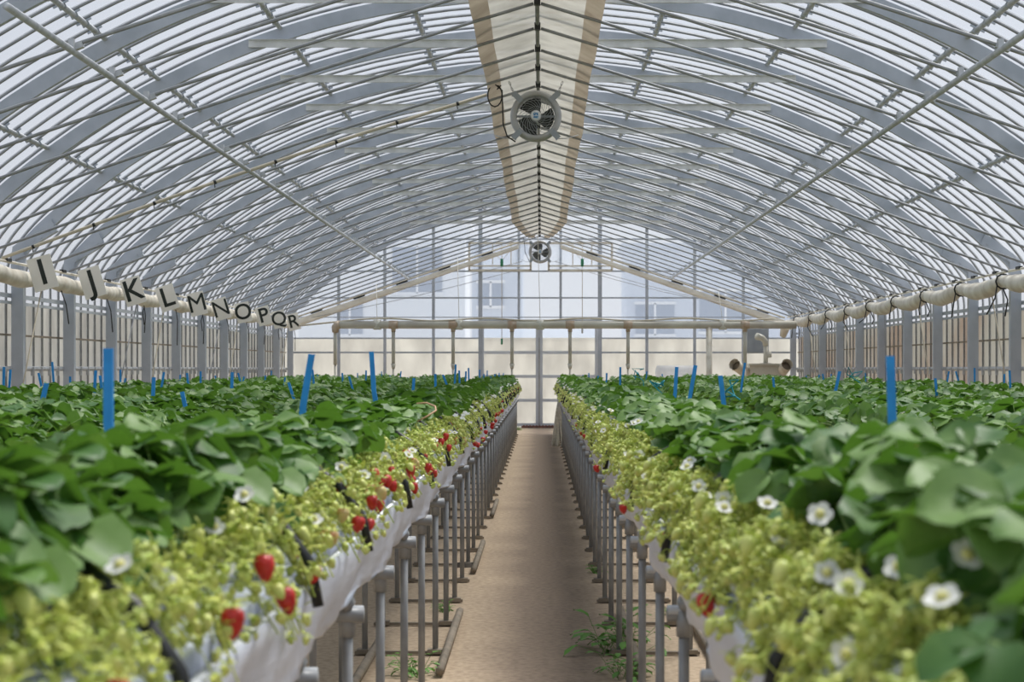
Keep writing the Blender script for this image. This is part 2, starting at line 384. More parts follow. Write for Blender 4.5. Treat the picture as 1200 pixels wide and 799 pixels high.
# dark ties around the right roll, dangling tails
for i, k in enumerate(range(1, 11)):
    y = arch_y(k)-.6
    b = MB(); b.tube([(XRr+.085*math.cos(a), y, ZRr+.01+.085*math.sin(a)) for a in [j*math.pi/5 for j in range(11)]], .011, 5)
    tl = rnd.uniform(.18, .38)
    b.tube([(XRr-.07, y, ZRr-.03), (XRr-.10, y-.02, ZRr-.18), (XRr-.10+rnd.uniform(-.12, .12), y-.05, ZRr-.06-tl)], .009, 5)
    if i % 2: b.tube([(XRr-.0, y, ZRr-.08), (XRr+.05, y, ZRr-.2), (XRr+.02, y, ZRr-.08-tl)], .009, 5)
    tag(b.build('strap_tie', M['black']), 'black strap tie round the cream roll on the right eave, %s from the end wall' % ordinal(11-k), 'strap', 'black ties on the right curtain roll')
for i, k in enumerate(range(1, 11)):
    y = arch_y(k)+.7
    b = MB(); dx = rnd.uniform(.0, .1)
    b.tube([(XLr+.02, y, ZLr-.05), (XLr+.04+dx/2, y, ZLr-.25), (XLr+.02+dx, y, ZLr-.45-rnd.uniform(0, .2))], .007, 5)
    if i % 2 == 0 and i % 3:
        b2 = MB(); b2.tube([(XLr+.0, y+.25, ZLr-.05), (XLr-.04, y+.25, ZLr-.2), (XLr-.02, y+.25, ZLr-.36)], .007, 5)
        tag(b2.build('dangling_cord', M['black']), 'short dark cord beside the %s long one under the left roll, from end wall' % ordinal(11-k), 'cord', 'dark cords under the left curtain roll')
    tag(b.build('dangling_cord', M['black']), 'dark cord dangling below the cream roll on the left eave, %s from the end wall' % ordinal(11-k), 'cord', 'dark cords under the left curtain roll')
for side, X, zc in ((-1, XLr, ZLr), (1, XRr, ZRr)):
    for i, k in enumerate((1, 4, 7, 10) if side < 0 else (0, 2, 4, 7, 9)):
        y = arch_y(k)+.1
        b = MB(); b.tube([(X+side*.02, y, zc-.06), (X+side*.2, y-.75 if side < 0 else y-.6, .25)], .008, 5)
        tag(b.build('guy_rope', M['cord']), 'beige slanting rope from the %s curtain roll to the ground, %s from the end wall' % ('left' if side < 0 else 'right', ordinal(len((1,4,7,10) if side < 0 else (0,2,4,7,9))-i)), 'rope', 'slanting ropes on the %s side' % ('left' if side < 0 else 'right'))
    for i, k in enumerate((3, 6) if side < 0 else (1, 5)):
        y = arch_y(k)+.5
        b = MB(); b.tube([(X+side*.02, y, zc-.06), (X+side*.2, y+.9*(1 if side > 0 else -1), .4)], .008, 5)
        tag(b.build('guy_line', M['pipe']), 'dark slanting cord below the %s curtain roll, %s of the two' % ('left' if side < 0 else 'right', 'farther' if i else 'nearer'), 'cord')
# side rails
for side, X in ((-1, XL), (1, XR)):
    nm = 'left' if side < 0 else 'right'
    xo = X+side*.075
    b = MB(); b.tube([(xo, Y0, 1.30), (xo, YB, 1.30)], .026, 8)
    for j in range(int((YB-8)/(BAY/6))):
        b.box((xo-.02*side, YB-.06-j*BAY/6+.04, 1.27), (.035, .02, .10))
    struct(b.build('side_rail', M['pipe_light'], smooth=False), 'galvanised pipe rail along the %s wall at plant height' % nm)
    b = MB(); b.box((xo, (Y0+YB)/2, 2.075), (.02, YB-Y0, .045)); b.box((xo, (Y0+YB)/2, 2.0), (.02, YB-Y0, .03))
    struct(b.build('side_band', M['steel'], smooth=False), 'double steel band at the top of the %s wall skirt' % nm)
    b = MB(); b.box((xo+.03*side, (Y0+YB)/2, 1.66), (.012, YB-Y0, .022)); b.box((xo+.03*side, (Y0+YB)/2, .9), (.012, YB-Y0, .022))
    struct(b.build('side_batten', M['timber'], smooth=False), 'thin brown batten line along the %s wall skirt' % nm)

# ------------------------------------------------------------------ end wall
def zroof(x): return ZC+math.sqrt((R+.1)**2-(x-CX)**2)
k52 = F/YB
for i, px in enumerate((397, 451, 508, 563, 703, 758, 814, 871)):
    X = (px-VX)/k52
    b = MB(); b.box((X, YB, zroof(X)/2), (.09 if px in (563, 703) else .065, .06, zroof(X)))
    struct(b.build('trim_%d' % (i+2), M['steel'], smooth=False), 'upright steel post of the end wall')
for i, px in enumerate((608, 657)):
    X = (px-VX)/k52; b = MB(); b.box((X, YB, (zroof(X)+2.38)/2), (.055, .05, zroof(X)-2.38))
    struct(b.build('trim_%d' % (i+10), M['steel'], smooth=False), 'short upright above the doors of the end wall')
def bar(n, x0, x1, z, h=.04, m='steel'):
    b = MB(); b.box(((x0+x1)/2, YB-.01, z), (x1-x0, .05, h)); struct(b.build('trim_%d' % n, M[m], smooth=False))
for n, z, xe in ((12, 2.87, 5.1), (13, 3.46, 4.4), (14, 4.17, 3.1)): bar(n, -xe, xe, z, .035)
bar(15, XL, -1.37, 1.66); bar(16, 1.30, XR, 1.66); bar(17, XL, -1.37, 1.975, .03); bar(18, 1.30, XR, 1.975, .03); bar(19, -1.37, 1.33, 2.36, .06)
bar(20, -5.4, 5.4, 2.44, .02)
# doors
for i, (x0, x1) in enumerate(((-1.33, -.05), (-.03, 1.26))):
    b = MB(); b.box(((x0+x1)/2, YB+.03, 1.0), (x1-x0, .006, 1.97)); d = b.build('door_%d' % (i+1), M['skirt'], smooth=False); struct(d)
    b = MB(); b.box(((x0+x1)/2, YB+.03, 2.155), (x1-x0, .006, .34)); b.build('upper_pane', M['gable_film'], d, False)
    b = MB()
    for x in (x0+.035, x1-.035): b.box((x, YB+.01, 1.17), (.06, .045, 2.30))
    for z in (.06, .60, 1.13, 1.66, 2.30): b.box(((x0+x1)/2, YB+.01, z), (x1-x0, .04, .065))
    b.build('door_frame', M['alu'], d, False)
b = MB(); b.box((-.04, YB-.03, 1.1), (.025, .03, 2.2)); struct(b.build('trim_21', M['pipe'], smooth=False))
b = MB(); b.box((0.0, YB-.22, .02), (.86, .28, .04))
for i in range(12): b.box((-.38+i*.07, YB-.22, .045), (.03, .26, .02))
tag(b.build('door_mat', M['mat_red'], smooth=False), 'red and black mat on the ground before the far double doors', 'door mat')
# top-hung vent windows
for i, (a, c) in enumerate(((550, 622), (643, 717))):
    x0, x1 = (a-VX)/k52, (c-VX)/k52; z0, z1 = EYE+(VY-317)/k52, EYE+(VY-285)/k52
    b = MB(); b.box(((x0+x1)/2, YB-.06, (z0+z1)/2), (x1-x0, .006, z1-z0)); wd = b.build('window_%d' % (i+1), M['film'], smooth=False); struct(wd)
    b = MB()
    for x in (x0, x1): b.box((x, YB-.07, (z0+z1)/2), (.045, .05, z1-z0))
    for z, h in ((z0, .05), (z0+.10, .03), (z1, .05)): b.box(((x0+x1)/2, YB-.07, z), (x1-x0, .05, h))
    for f in (.38, .68): b.box((x0+(x1-x0)*f, YB-.07, (z0+z1)/2+.05), (.02, .03, z1-z0-.15))
    b.build('window_frame', M['cream'], wd, False)
    xm = x0+(x1-x0)*.53
    b = MB(); b.tube([(xm-.2, YB-.1, z1-.15), (xm, YB-.1, z0+.2), (xm+.2, YB-.1, z1-.15)], .007, 5)
    b.tube([(xm, YB-.11, z1), (xm, YB-.12, 2.2 if i else 1.95)], .008, 5)
    o = b.build('pull_rope', M['cord']); tag(o, 'thin pull rope hanging from the %s gable vent' % ('right' if i else 'left'), 'rope')
    b = MB(); b.lathe([(.0, -.09), (.03, -.08), (.035, 0), (.03, .08), (0, .09)], (xm, YB-.12, z0+.17), 10, 'Z'); b.build('pulley', M['green_knob'], o)
    b = MB(); b.lathe([(0, -.07), (.022, -.06), (.022, .06), (0, .07)], (xm, YB-.12, (2.2 if i else 1.95)-.05), 8, 'Z'); b.build('pull_handle', M['green_knob'] if i == 0 else M['pipe_light'], o)
# lowered inner gable curtain edge
for sgn in (-1, 1):
    b = MB(); X0, X1 = CX+sgn*5.3, CX+sgn*.45; y = YB-1.05
    z0, z1 = zin(X0)-.07, zin(X1)-.07
    n = 10; rows = []
    for i in range(n+1):
        t = i/n; x = X0+(X1-X0)*t; z = z0+(z1-z0)*t; hh = .15-.08*t
        rows.append([(x, y-.03, z+.02), (x, y-.05, z-hh*.5), (x, y-.03, z-hh), (x, y+.02, z-hh*.5), (x, y-.03, z+.02)])
    b.grid(rows); o = b.build('gable_curtain_edge', M['pale_curtain'])
    tag(o, 'cream folded curtain edge sloping up to the far fan from the %s' % ('left' if sgn < 0 else 'right'), 'curtain')
    c = MB(); c.tube([(X0, y-.06, z0+.07), (X1, y-.06, z1+.07)], .016, 6); c.build('curtain_pipe', M['cord'], o)
    for i in range(5):
        t = .1+.19*i; x = X0+(X1-X0)*t; z = z0+(z1-z0)*t+.06
        c = MB(); c.box((x, y-.085, z-.02), (.26, .02, .03), Matrix.Rotation(-math.atan2(z1-z0, X1-X0), 3, 'Y')); c.build('clip', M['black'], o, False)
# sagging dotted cords under it
for i, (x0, y0, x1, y1) in enumerate(((460, 340, 612, 306), (365, 372, 600, 318), (650, 306, 815, 350), (700, 318, 900, 366))):
    p0 = at(x0, y0, 42.0); p1 = at(x1, y1, 42.0); b = MB()
    b.tube([p0.lerp(p1, t/8)-Vector((0, 0, .05*math.sin(math.pi*t/8))) for t in range(9)], .006, 4)
    tag(b.build('slack_cord', M['pipe']), 'slack dark cord below the %s gable curtain, the %s of two' % ('left' if i < 2 else 'right', 'upper' if i % 2 == 0 else 'lower'), 'cord')

# ------------------------------------------------------------------ heating pipe across the bench ends
YP = 39.6; kp = F/YP; zp = EYE+(VY-380.5)/kp
xa, xb = (398-VX)/kp, 5.15
b = MB(); b.tube([(xa, YP, zp), (xb, YP, zp)], .078, 14)
hpipe = b.build('heating_pipe', M['ivory_pipe']); tag(hpipe, 'thick ivory pipe crossing the house above the far bench ends', 'pipe')
for px in (461, 531, 600, 668, 736, 873):
    X = (px-VX)/kp
    b = MB(); b.tube([(X-.09, YP, zp), (X+.09, YP, zp)], .083, 14); b.tube([(X, YP, zp), (X, YP, zp-.14)], .045, 12); b.build('tee_collar', M['rust'], hpipe)
    b = MB(); b.tube([(X, YP, zp-.1), (X, YP, 1.38)], .036, 10); b.tube([(X, YP, 1.40), (X, YP, 1.30)], [.052, .03], 10); b.tube([(X, YP, 1.32), (X, YP, 0.0)], .022, 8)
    b.build('drop_pipe', M['ivory_pipe'], hpipe)
b = MB(); b.tube([(xa-.0, YP, zp), (xa-.055, YP, zp-.01), (xa-.085, YP, zp-.05), (xa-.09, YP, zp-.16)], [.085, .085, .08, .06], 12); b.build('elbow', M['rust'], hpipe)
b = MB(); b.tube([(xa-.09, YP, zp-.1), (xa-.09, YP, 1.38)], .036, 10); b.tube([(xa-.09, YP, 1.38), (xa-.09, YP, 0)], .022, 8); b.build('drop_pipe', M['ivory_pipe'], hpipe)
b = MB(); X = (831-VX)/kp; b.tube([(X, YP, zp), (X, YP, 0)], .062, 12); tag(b.build('drop_pipe', M['cream'], hpipe), 'thick cream drop pipe')
for px in (442, 538, 633, 847):
    X = (px-VX)/kp; b = MB(); b.tube([(X, YP, zp-.1), (X, YP, zp+.1)], [.08, .082], 8); b.tube([(X, YP, zp+.06), (X-.05, YP+.4, zin(X)-.1)], .006, 4); b.build('hanger_wire', M['rope'], hpipe)
b = MB(); pts = [((350-VX)/kp, YP, zp-.02)]
for i in range(41):
    t = i/40; pts.append(((420-VX)/kp+t*8.4, YP-.02, zp+.105+.025*math.sin(t*26)))
b.tube(pts, .017, 6); tag(b.build('thin_hose', M['cord']), 'thin cream hose wavering along the top of the ivory pipe', 'hose')

# heater with duct mouths at the far right
YH = 41.3; kh = F/YH
o = empty('heater', (at(897, 432, YH).x, YH, 0)); tag(o, 'cream heater cabinet with two round duct mouths by the far right corner', 'heater')
def hx(px): return (px-897)/kh
def hz(py): return EYE-(py-VY)/kh
b = MB(); b.box((0, 0, hz(427)/2), (.70, .5, hz(427))); b.box((0, -.01, hz(427)), (.76, .56, .04)); b.build('cabinet', M['ivory_pipe'], o, False)
for px, dx in ((858, 1), (919, -.25)):
    a = Vector((hx(px), -.5, hz(427))); c = Vector((hx(px)+.38*dx, .1, hz(440)))
    d = (c-a).normalized()
    m = MB(); m.tube([a, a+d*.12, c, c+Vector((.15*dx, .05, -.15))], .115, 16, cap=False); m.tube([a+d*.0, a+d*.05], [.125, .125], 16, cap=False)
    dm = m.build('duct_mouth', M['cream'], o)
    m = MB(); m.tube([a+d*.16, a+d*.17], .112, 16); m.build('duct_inside', M['timber'], dm)
m = MB(); m.tube([(0, -.05, hz(428)), (0, -.05, hz(405))], .05, 12); m.tube([(0, -.05, hz(405)), (-.01, -.05, hz(400)), (-.08, -.08, hz(396)), (-.2, -.14, hz(394))], [.062, .064, .066, .075], 12)
m.tube([(.0, -.05, hz(416)), (.12, -.05, hz(416))], .05, 12); m.tube([(.06, -.05, hz(419)), (.06, -.05, hz(412))], .055, 12); m.lathe([(0, 0), (.12, 0), (.12, .03), (0, .03)], (0, -.05, hz(427)), 16, 'Z')
m.build('flue', M['ivory_pipe'], o)
b = MB(); b.box((at(888, 400, YB-.06).x, YB-.055, at(888, 399, YB).z), (.48, .04, .52)); tag(b.build('grey_panel', M['fan'], smooth=False), 'square blue grey panel on the end wall behind the heater flue', 'panel')
# white tank at low right
b = MB(); pa = at(768, 436, 41.5); pb = at(815, 436, 41.5); b.tube([pa, pa.lerp(pb, .04), pa.lerp(pb, .96), pb], [.05, .14, .14, .05], 14)
tag(b.build('white_duct_bag', M['clip']), 'white rounded plastic duct lying behind the right benches', 'duct')

# ------------------------------------------------------------------ beyond the end wall
def house(x0, x1, y, z1, m, label, wins):
    b = MB(); b.box(((x0+x1)/2, y+2, z1/2), (x1-x0, 4, z1)); b.box(((x0+x1)/2, y+2, z1+.06), (x1-x0+.3, 4.3, .12))
    o = b.build('neighbouring_building', m, smooth=False); tag(o, label, 'building')
    for (a, c, p, q) in wins:
        b = MB(); b.box(((a+c)/2, y-.02, (p+q)/2), (c-a, .05, q-p)); wo_ = b.build('window', M['glass_blue'], o, False)
        b = MB(); b.box(((a+c)/2, y-.05, (p+q)/2), (.06, .05, q-p)); b.box(((a+c)/2, y-.05, p), (c-a+.1, .05, .08)); b.box(((a+c)/2, y-.05, q), (c-a+.1, .05, .08))
        b.build('window_bar', M['white_wall'], wo_, False)
def ox(px, Y): return (px-VX)*Y/F
def oz(py, Y): return EYE-(py-VY)*Y/F
house(ox(350, 58), ox(545, 58), 58, oz(262, 58), M['white_wall'], 'white building with large blue grey windows seen through the film at the left', [(ox(460,58), ox(518,58), oz(344,58), oz(288,58)), (ox(395,58), ox(425,58), oz(393,58), oz(355,58))])
house(ox(553, 52), ox(612, 52), 52, oz(288, 52), M['grey_wall'], 'narrow pale blue shed seen through the film left of the doors', [(ox(560,52), ox(590,52), oz(360,52), oz(330,52))])
house(ox(735, 56), ox(960, 56), 56, oz(290, 56), M['grey_wall'], 'pale blue grey building seen through the film at the right', [(ox(745,56), ox(790,56), oz(393,56), oz(355,56)), (ox(820,56), ox(880,56), oz(390,56), oz(340,56))])

# ------------------------------------------------------------------ fans
def fan_parts(o, s=1.0):
    b = MB(); b.lathe([(.188, -.02), (.195, -.05), (.215, -.062), (.235, -.05), (.25, -.01), (.252, .03), (.235, .05), (.215, .06), (.205, .22), (.19, .22), (.188, -.02)], (0, 0, 0), 40); b.build('housing', M['fan_bell'], o)
    for i in range(4):
        a = math.pi/4+i*math.pi/2; R3 = Matrix.Rotation(-a, 3, 'Y')
        b = MB(); b.box(R3 @ Vector((.255, -.055, 0)), (.12, .012, .055), R3); b.box(R3 @ Vector((.30, -.02, 0)), (.012, .07, .055), R3); b.build('bracket', M['fan'], o, False)
    for i in range(3):
        a0 = math.radians(100+120*i); rows = []
        for j in range(7):
            r = .045+.135*j/6; half = math.radians(50-2*j)
            sw = .25*j/6
            rows.append([(r*math.cos(a0+sw+half*u), .06+.035*u, r*math.sin(a0+sw+half*u)) for u in (-1, -.5, 0, .5, 1)])
        b = MB(); b.grid(rows); b.build('blade', M['blade'], o)
    b = MB()
    for i in range(26):
        a = 2*math.pi*i/26; b.tube([((.045+.147*t)*math.cos(a+1.1*t), -.035-.01*math.sin(math.pi*t), (.045+.147*t)*math.sin(a+1.1*t)) for t in [j/6 for j in range(7)]], .0024, 4, False)
    for rr in (.09, .15): b.tube([(rr*math.cos(t*math.pi/16), -.04, rr*math.sin(t*math.pi/16)) for t in range(33)], .002, 4, False)
    b.build('wire_guard', M['guard'], o)
    b = MB(); b.lathe([(0, -.06), (.045, -.06), (.052, -.045), (.052, .1), (0, .1)], (0, 0, 0), 20)
    h = b.build('hub', M['hubw'], o)
    b = MB()
    for (x, z, w_, r_) in ((-.018, .010, .022, .9), (-.008, .010, .022, -.9), (-.013, .004, .018, 0), (.014, .010, .024, .9), (.014, .010, .024, -.9), (0, .022, .04, .1), (-.006, -.012, .03, .1), (.014, -.012, .024, -.3), (0, -.022, .05, .12)):
        b.box((x, -.062, z), (w_, .003, .007), Matrix.Rotation(r_, 3, 'Y'))
    b.build('blue_mark', M['logo'], h, False)
    b = MB(); b.box((0, .03, 0), (.37, .02, .02)); b.box((0, .12, 0), (.02, .02, .37)); b.build('motor_mount', M['fan'], o, False)
YF = F/120.0
fan1 = empty('circulation_fan', at(628, 136, YF)); tag(fan1, 'round grey circulation fan hanging large and near under the ridge sheet', 'fan', 'fans under the ridge'); fan_parts(fan1)
YF2 = F/54.0
fan2 = empty('circulation_fan', at(633, 295, YF2)); tag(fan2, 'round grey circulation fan hanging small and far above the end wall doors', 'fan', 'fans under the ridge'); fan_parts(fan2)
def chain(p0, p1, n, parent_o, nm):
    b = MB()
    for i in range(n):
        c = p0.lerp(p1, (i+.5)/n); a = (p1-p0).normalized()*.022; sdv = Vector((.008, 0, 0)) if i % 2 else Vector((0, .008, 0))
        b.tube([c-a+sdv*.3, c-a*.5+sdv, c+a*.5+sdv, c+a+sdv*.3, c+a-sdv*.3, c+a*.5-sdv, c-a*.5-sdv, c-a-sdv*.3, c-a+sdv*.3], .003, 4, False)
    x = b.build('chain', M['guard'], parent_o); return x
for fn in (fan1, fan2):
    for sx in (-1, 1):
        chain(Vector((sx*.215, -.02, .215)), Vector((sx*.26, -.02, .33)), 4, fn, '')
        b = MB(); b.tube([(sx*.22, 0, -.22), (sx*.30, .02, -.215), (sx*.42, .3, -.15)], .004, 4); b.build('steady_wire', M['guard'], fn)
b = MB(); p = at(628, 136, YF)
lp = [(-.38, .0, .26), (-.34, -.01, .30)]+[(-.40+.07*math.cos(a), -.01, .20+.11*math.sin(a)) for a in [math.pi/2-j*2*math.pi/14 for j in range(1, 15)]]+[(-.33, -.01, .25), (-.325, -.01, .1), (-.32, -.01, -.08), (-.28, -.01, -.20), (-.2, .01, -.25)]
b.tube([p+Vector(q) for q in lp], .007, 6); tag(b.build('power_cable', M['black']), 'black looped power cable beside the near fan', 'cable')
b = MB(); p2 = at(633, 295, YF2); b.tube([p2+Vector((-.40+.05*math.cos(a), 0, .26+.05*math.sin(a))) for a in [j*math.pi/5 for j in range(11)]]+[p2+Vector(q) for q in ((-.34, 0, .2), (-.33, 0, 0), (-.24, 0, -.2))], .007, 5)
tag(b.build('power_cable', M['black']), 'black looped power cable beside the far fan', 'cable')
# beige conduit along an inner pipe to the near fan
b = MB(); a0 = (-5.28, 19.25, 2.36); pts = [Vector((X, 19.22, zin(X)-.035-.0)) for X in [-5.28+4.75*i/16 for i in range(17)]]
b.tube(pts, .016, 8); cnd = b.build('conduit', M['cord']); tag(cnd, 'beige cable conduit climbing under the inner roof from left eave to near fan', 'conduit')
for i in range(1, 16, 2):
    b = MB(); d = (pts[i+1]-pts[i]).normalized() if i < 16 else Vector((1,0,0)); b.tube([pts[i], pts[i]+d*.025], .021, 8); b.tube([pts[i]+Vector((0,0,.02)), pts[i]+Vector((.01,0,-.05))], .005, 5); b.build('cable_tie', M['black'], cnd)

# ------------------------------------------------------------------ letter cards on the left roll
letters = 'IJKLMNOPQR'
cardc = [(50, 320), (108, 331), (156, 341), (196, 349), (231, 356), (259, 362), (285, 366), (309, 370), (327, 374), (344, 377)]
tilt = [16, 17, 17, 18, 14, 17, 12, 15, 12, 13]
for i, ch in enumerate(letters):
    Y = arch_y(i+1)-.02; Y = 5.07*F/(VX-cardc[i][0]); p = at(cardc[i][0], cardc[i][1], Y)
    o = empty('letter_card', p); o.rotation_euler = (0, math.radians(-tilt[i]), 0)
    b = MB(); b.box((0, 0, 0), (.25, .006, .345)); b.build('card', M['card'], o, False)
    cu = bpy.data.curves.new('letter', 'FONT'); cu.body = ch; cu.size = .37; cu.align_x = 'CENTER'; cu.align_y = 'CENTER'; cu.extrude = .001; cu.offset = 0.0 if ch in 'MN' else .0045
    cu.materials.append(M['ink']); tmp = bpy.data.objects.new('tmp', cu); COL.objects.link(tmp); bpy.context.view_layer.update()
    lm = bpy.data.meshes.new_from_object(tmp.evaluated_get(bpy.context.evaluated_depsgraph_get())); lm.name = 'letter'; bpy.data.objects.remove(tmp)
    t = bpy.data.objects.new('letter', lm); COL.objects.link(t); t.parent = o; t.location = (0, -.0045, 0); t.rotation_euler = (math.pi/2, 0, 0)
    t['label'] = 'dark capital letter %s' % ch
    tag(o, 'tilted cream card with the capital letter %s hung on the left curtain roll' % ch, 'letter card', 'row of letter cards')

# ------------------------------------------------------------------ benches
BENCH = [-.64-1.18*i for i in range(4)] + [.515+1.18*i for i in range(4)]
BY0, BY1 = 1.2, 39.2
def liner_mesh(seed):
    r = random.Random(seed); rows = []
    prof = [(.222, .918), (.226, .905), (.220, .875), (.211, .84), (.199, .805), (.186, .778), (.181, .762), (.176, .758), (.14, .752), (0, .742)]
    prof = prof+[(-x, z) for x, z in prof[:-1][::-1]]
    n = int((BY1-BY0)/.1); ph = [r.uniform(0, 6) for _ in range(4)]
    for i in range(n+1):
        y = BY0+.1*i; t = ((y-3.85)/1.01) % 1.0; sag = math.sin(math.pi*t)
        row = []
        for j, (x, z) in enumerate(prof):
            low = max(0, min(1, (.91-z)/.15)); s = 1 if x > 0 else -1
            wv = .010*math.sin(y*3.1+ph[0]+j*.5)+.007*math.sin(y*9.7+ph[1]+j)+.004*math.sin(y*23+ph[2]-j*1.3)
            row.append((x+s*wv*low+s*.012*sag*low, y, z-.016*sag*low+.004*math.sin(y*13+ph[3]+j)*low))
        rows.append(row)
    b = MB(); b.grid(rows); return b.mesh('bench_liner', M['liner'])
b = MB(); b.box((0, (BY0+BY1)/2, .86), (.37, BY1-BY0, .14)); bed_me = b.mesh('growing_bed', M['liner'], False)
def railm(x, z, r): b = MB(); b.tube([(x, BY0-.02, z), (x, BY1+.02, z)], r, 8); return b.mesh('rail', M['pipe_light'])
rails = [railm(.212, .905, .012), railm(-.212, .905, .012), railm(.12, .728, .011), railm(-.12, .728, .011)]
b = MB(); b.tube([(.16, 0, .012), (.16, 0, .69)], .0135, 8); leg_me = b.mesh('leg', M['pipe'])
b = MB(); b.tube([(-.2, 0, .70), (.2, 0, .70)], .013, 8); cross_me = b.mesh('crossbar', M['pipe_light'])
b = MB(); b.tube([(.118, -.01, .69), (.202, -.01, .69)], .019, 10); b.tube([(.16, 0, .635), (.16, 0, .70)], .019, 8); b.tube([(.16, -.03, .718), (.16, .04, .718)], .017, 8); clamp_me = b.mesh('pipe_clamp', M['pipe'])
b = MB(); b.box((0, 0, .012), (.41, .025, .014)); b.box((.16, 0, .018), (.07, .06, .02)); b.box((-.16, 0, .018), (.07, .06, .02)); foot_me = b.mesh('foot_bar', M['timber'], False)
holdb = MB(); holdb.tube([(.05, 0, .98), (.07, -.01, 1.05), (.12, -.02, 1.068), (.18, -.03, 1.03), (.238, -.04, .955), (.252, -.04, .88)], .0105, 7); hold_me = holdb.mesh('hold_down_hoop', M['black'])
bname = {0: 'just left of the central path', 1: 'second to the left of the path', 2: 'third to the left of the path', 3: 'by the left wall',
         4: 'just right of the central path', 5: 'second to the right of the path', 6: 'third to the right of the path', 7: 'by the right wall'}
for bi, X in enumerate(BENCH):
    o = empty('growing_bench', (X, 0, 0)); tag(o, 'long raised strawberry bench %s, silver lined on pipe legs' % bname[bi], 'growing bench', 'long growing benches')
    link('growing_bed', bed_me, o); link('bench_liner', liner_mesh(bi+1), o)
    for rm in rails: link('rail', rm, o)
    y = 3.85-2.02
    while y < BY1:
        jit = rnd.uniform(-.02, .02)
        t = link('trestle', cross_me, o, (0, y+jit, 0))
        for s in (0, 1):
            for nm, me in (('leg', leg_me), ('pipe_clamp', clamp_me)):
                q = link(nm, me, t); q.rotation_euler = (0, 0, math.pi*s)
        link('foot_bar', foot_me, t); y += 1.01
    y = 2.1+rnd.random()*.3
    while y < BY1-.5:
        for s in (0, 1):
            if (s == 0) == (bi < 4) or bi not in (0, 4):
                q = link('hold_down_hoop', hold_me, o, (0, y, 0)); q.rotation_euler = (0, 0, math.pi*s+rnd.uniform(-.15, .15))
        y += rnd.uniform(1.0, 1.5) if bi < 4 else rnd.uniform(1.6, 2.4)
# battens lying on the ground beside the legs
for i, (X, ya, yb) in enumerate(((-.47, 8.25, 10.3), (-.47, 12.4, 14.4), (-.47, 17.0, 19.0), (.375, 8.2, 10.4), (.375, 13.0, 15.0), (-.80, 7.4, 9.3), (.72, 8.6, 10.6))):
    b = MB(); b.tube([(X+.045, ya, .03), (X+.045, yb, .03)], .02, 6); sd_ = 'left' if X < 0 else 'right'
    tag(b.build('ground_batten', M['timber']), ['nearest batten on the ground along the left legs', 'second batten on the ground along the left legs', 'farthest batten on the ground along the left legs', 'nearest batten on the ground along the right legs', 'farther batten on the ground along the right legs', 'batten under the left bench by its inner legs', 'batten under the right bench by its inner legs'][i], 'batten', 'battens on the ground')

# ------------------------------------------------------------------ plants
def leaflet(v, f, mi, base, dirv, up, L, W, fold, droop, rows=7, ser=True, half=2):
    side = dirv.cross(up).normalized(); up = side.cross(dirv).normalized()
    n = 2*half+1; o = len(v)
    for i in range(rows+1):
        t = (1-math.cos(math.pi*i/rows))/2 if rows > 2 else i/rows
        wv = W*.5*max(.07, (1-abs(2*t**.92-1)**2.2)**.5)
        if ser and 0 < i < rows: wv *= 1.06 if i % 2 else .95
        for j in range(n):
            u = (j-half)/half
            p = base+dirv*(L*t*(1-.04*abs(u)))+side*(wv*u)+up*(fold*abs(u)*wv-droop*L*t*t+.04*L*math.sin(t*9+u*2)*abs(u))
            v.append(p)
    for i in range(rows):
        for j in range(n-1):
            a = o+i*n+j; f.append((a, a+1, a+n+1, a+n)); mi.append(0)
def tube_to(v, f, mi, pts, r0, r1, seg, m):
    b = MB(); n = len(pts); b.tube(pts, [r0+(r1-r0)*i/(n-1) for i in range(n)], seg, False)
    o = len(v); v.extend(Vector(p) for p in b.v); f.extend(tuple(k+o for k in q) for q in b.f); mi.extend([m]*len(b.f))

def make_foliage(seed, lod, spread=False):
    r = random.Random(seed); v, f, mi = [], [], []
    nl = 12 if lod == 0 else (11 if lod == 1 else 8)
    for i in range(nl):
        az = 2*math.pi*(i+.5*r.random())/nl*1.0+seed
        # leaves lean away from the aisle (aisle is +X)
        out = r.uniform(.05, .19)
        dx, dy = math.cos(az)*out, math.sin(az)*out*.95
        if spread: dx = dx*1.25+.05
        else:
            if dx > .03: dx = .03+(dx-.03)*.3
            dx -= .05
        h = r.uniform(.13, .265)*(1-.5*(out/.19)**2*.5)
        tip = Vector((dx, dy, h)); d = Vector((math.cos(az), math.sin(az), 0))
        if lod < 2: tube_to(v, f, mi, [Vector((0, 0, -.01)), Vector((dx*.35, dy*.35, h*.6)), tip], .0024, .0017, 4 if lod == 0 else 3, 1)
        tl = r.uniform(-.95, .45)
        d0 = (d*math.cos(tl)+Vector((0, 0, 1))*math.sin(tl)+Vector((r.uniform(-.3, .3), r.uniform(-.3, .3), 0))).normalized()
        sd = d0.cross(Vector((0, 0, 1))).normalized(); up = sd.cross(d0).normalized()
        roll_ = r.uniform(-.75, .75); up = (up*math.cos(roll_)+sd*math.sin(roll_)).normalized(); sd = d0.cross(up).normalized()
        S = r.uniform(.85, 1.15)*(.078 if lod < 2 else .088)
        rows = (8, 4, 2)[lod]; half = (2, 1, 1)[lod]
        for a, sc_ in ((0, 1.0), (1.25, .92), (-1.25, .92)):
            dd = (d0*math.cos(a)+sd*math.sin(a)-up*(.12 if a else 0)).normalized()
            leaflet(v, f, mi, tip+dd*.004, dd, up, S*sc_, S*sc_*(.98 if lod < 2 else 1.05), r.uniform(.12, .42), r.uniform(.05, .4), rows, lod == 0, half)
    return v, f, mi

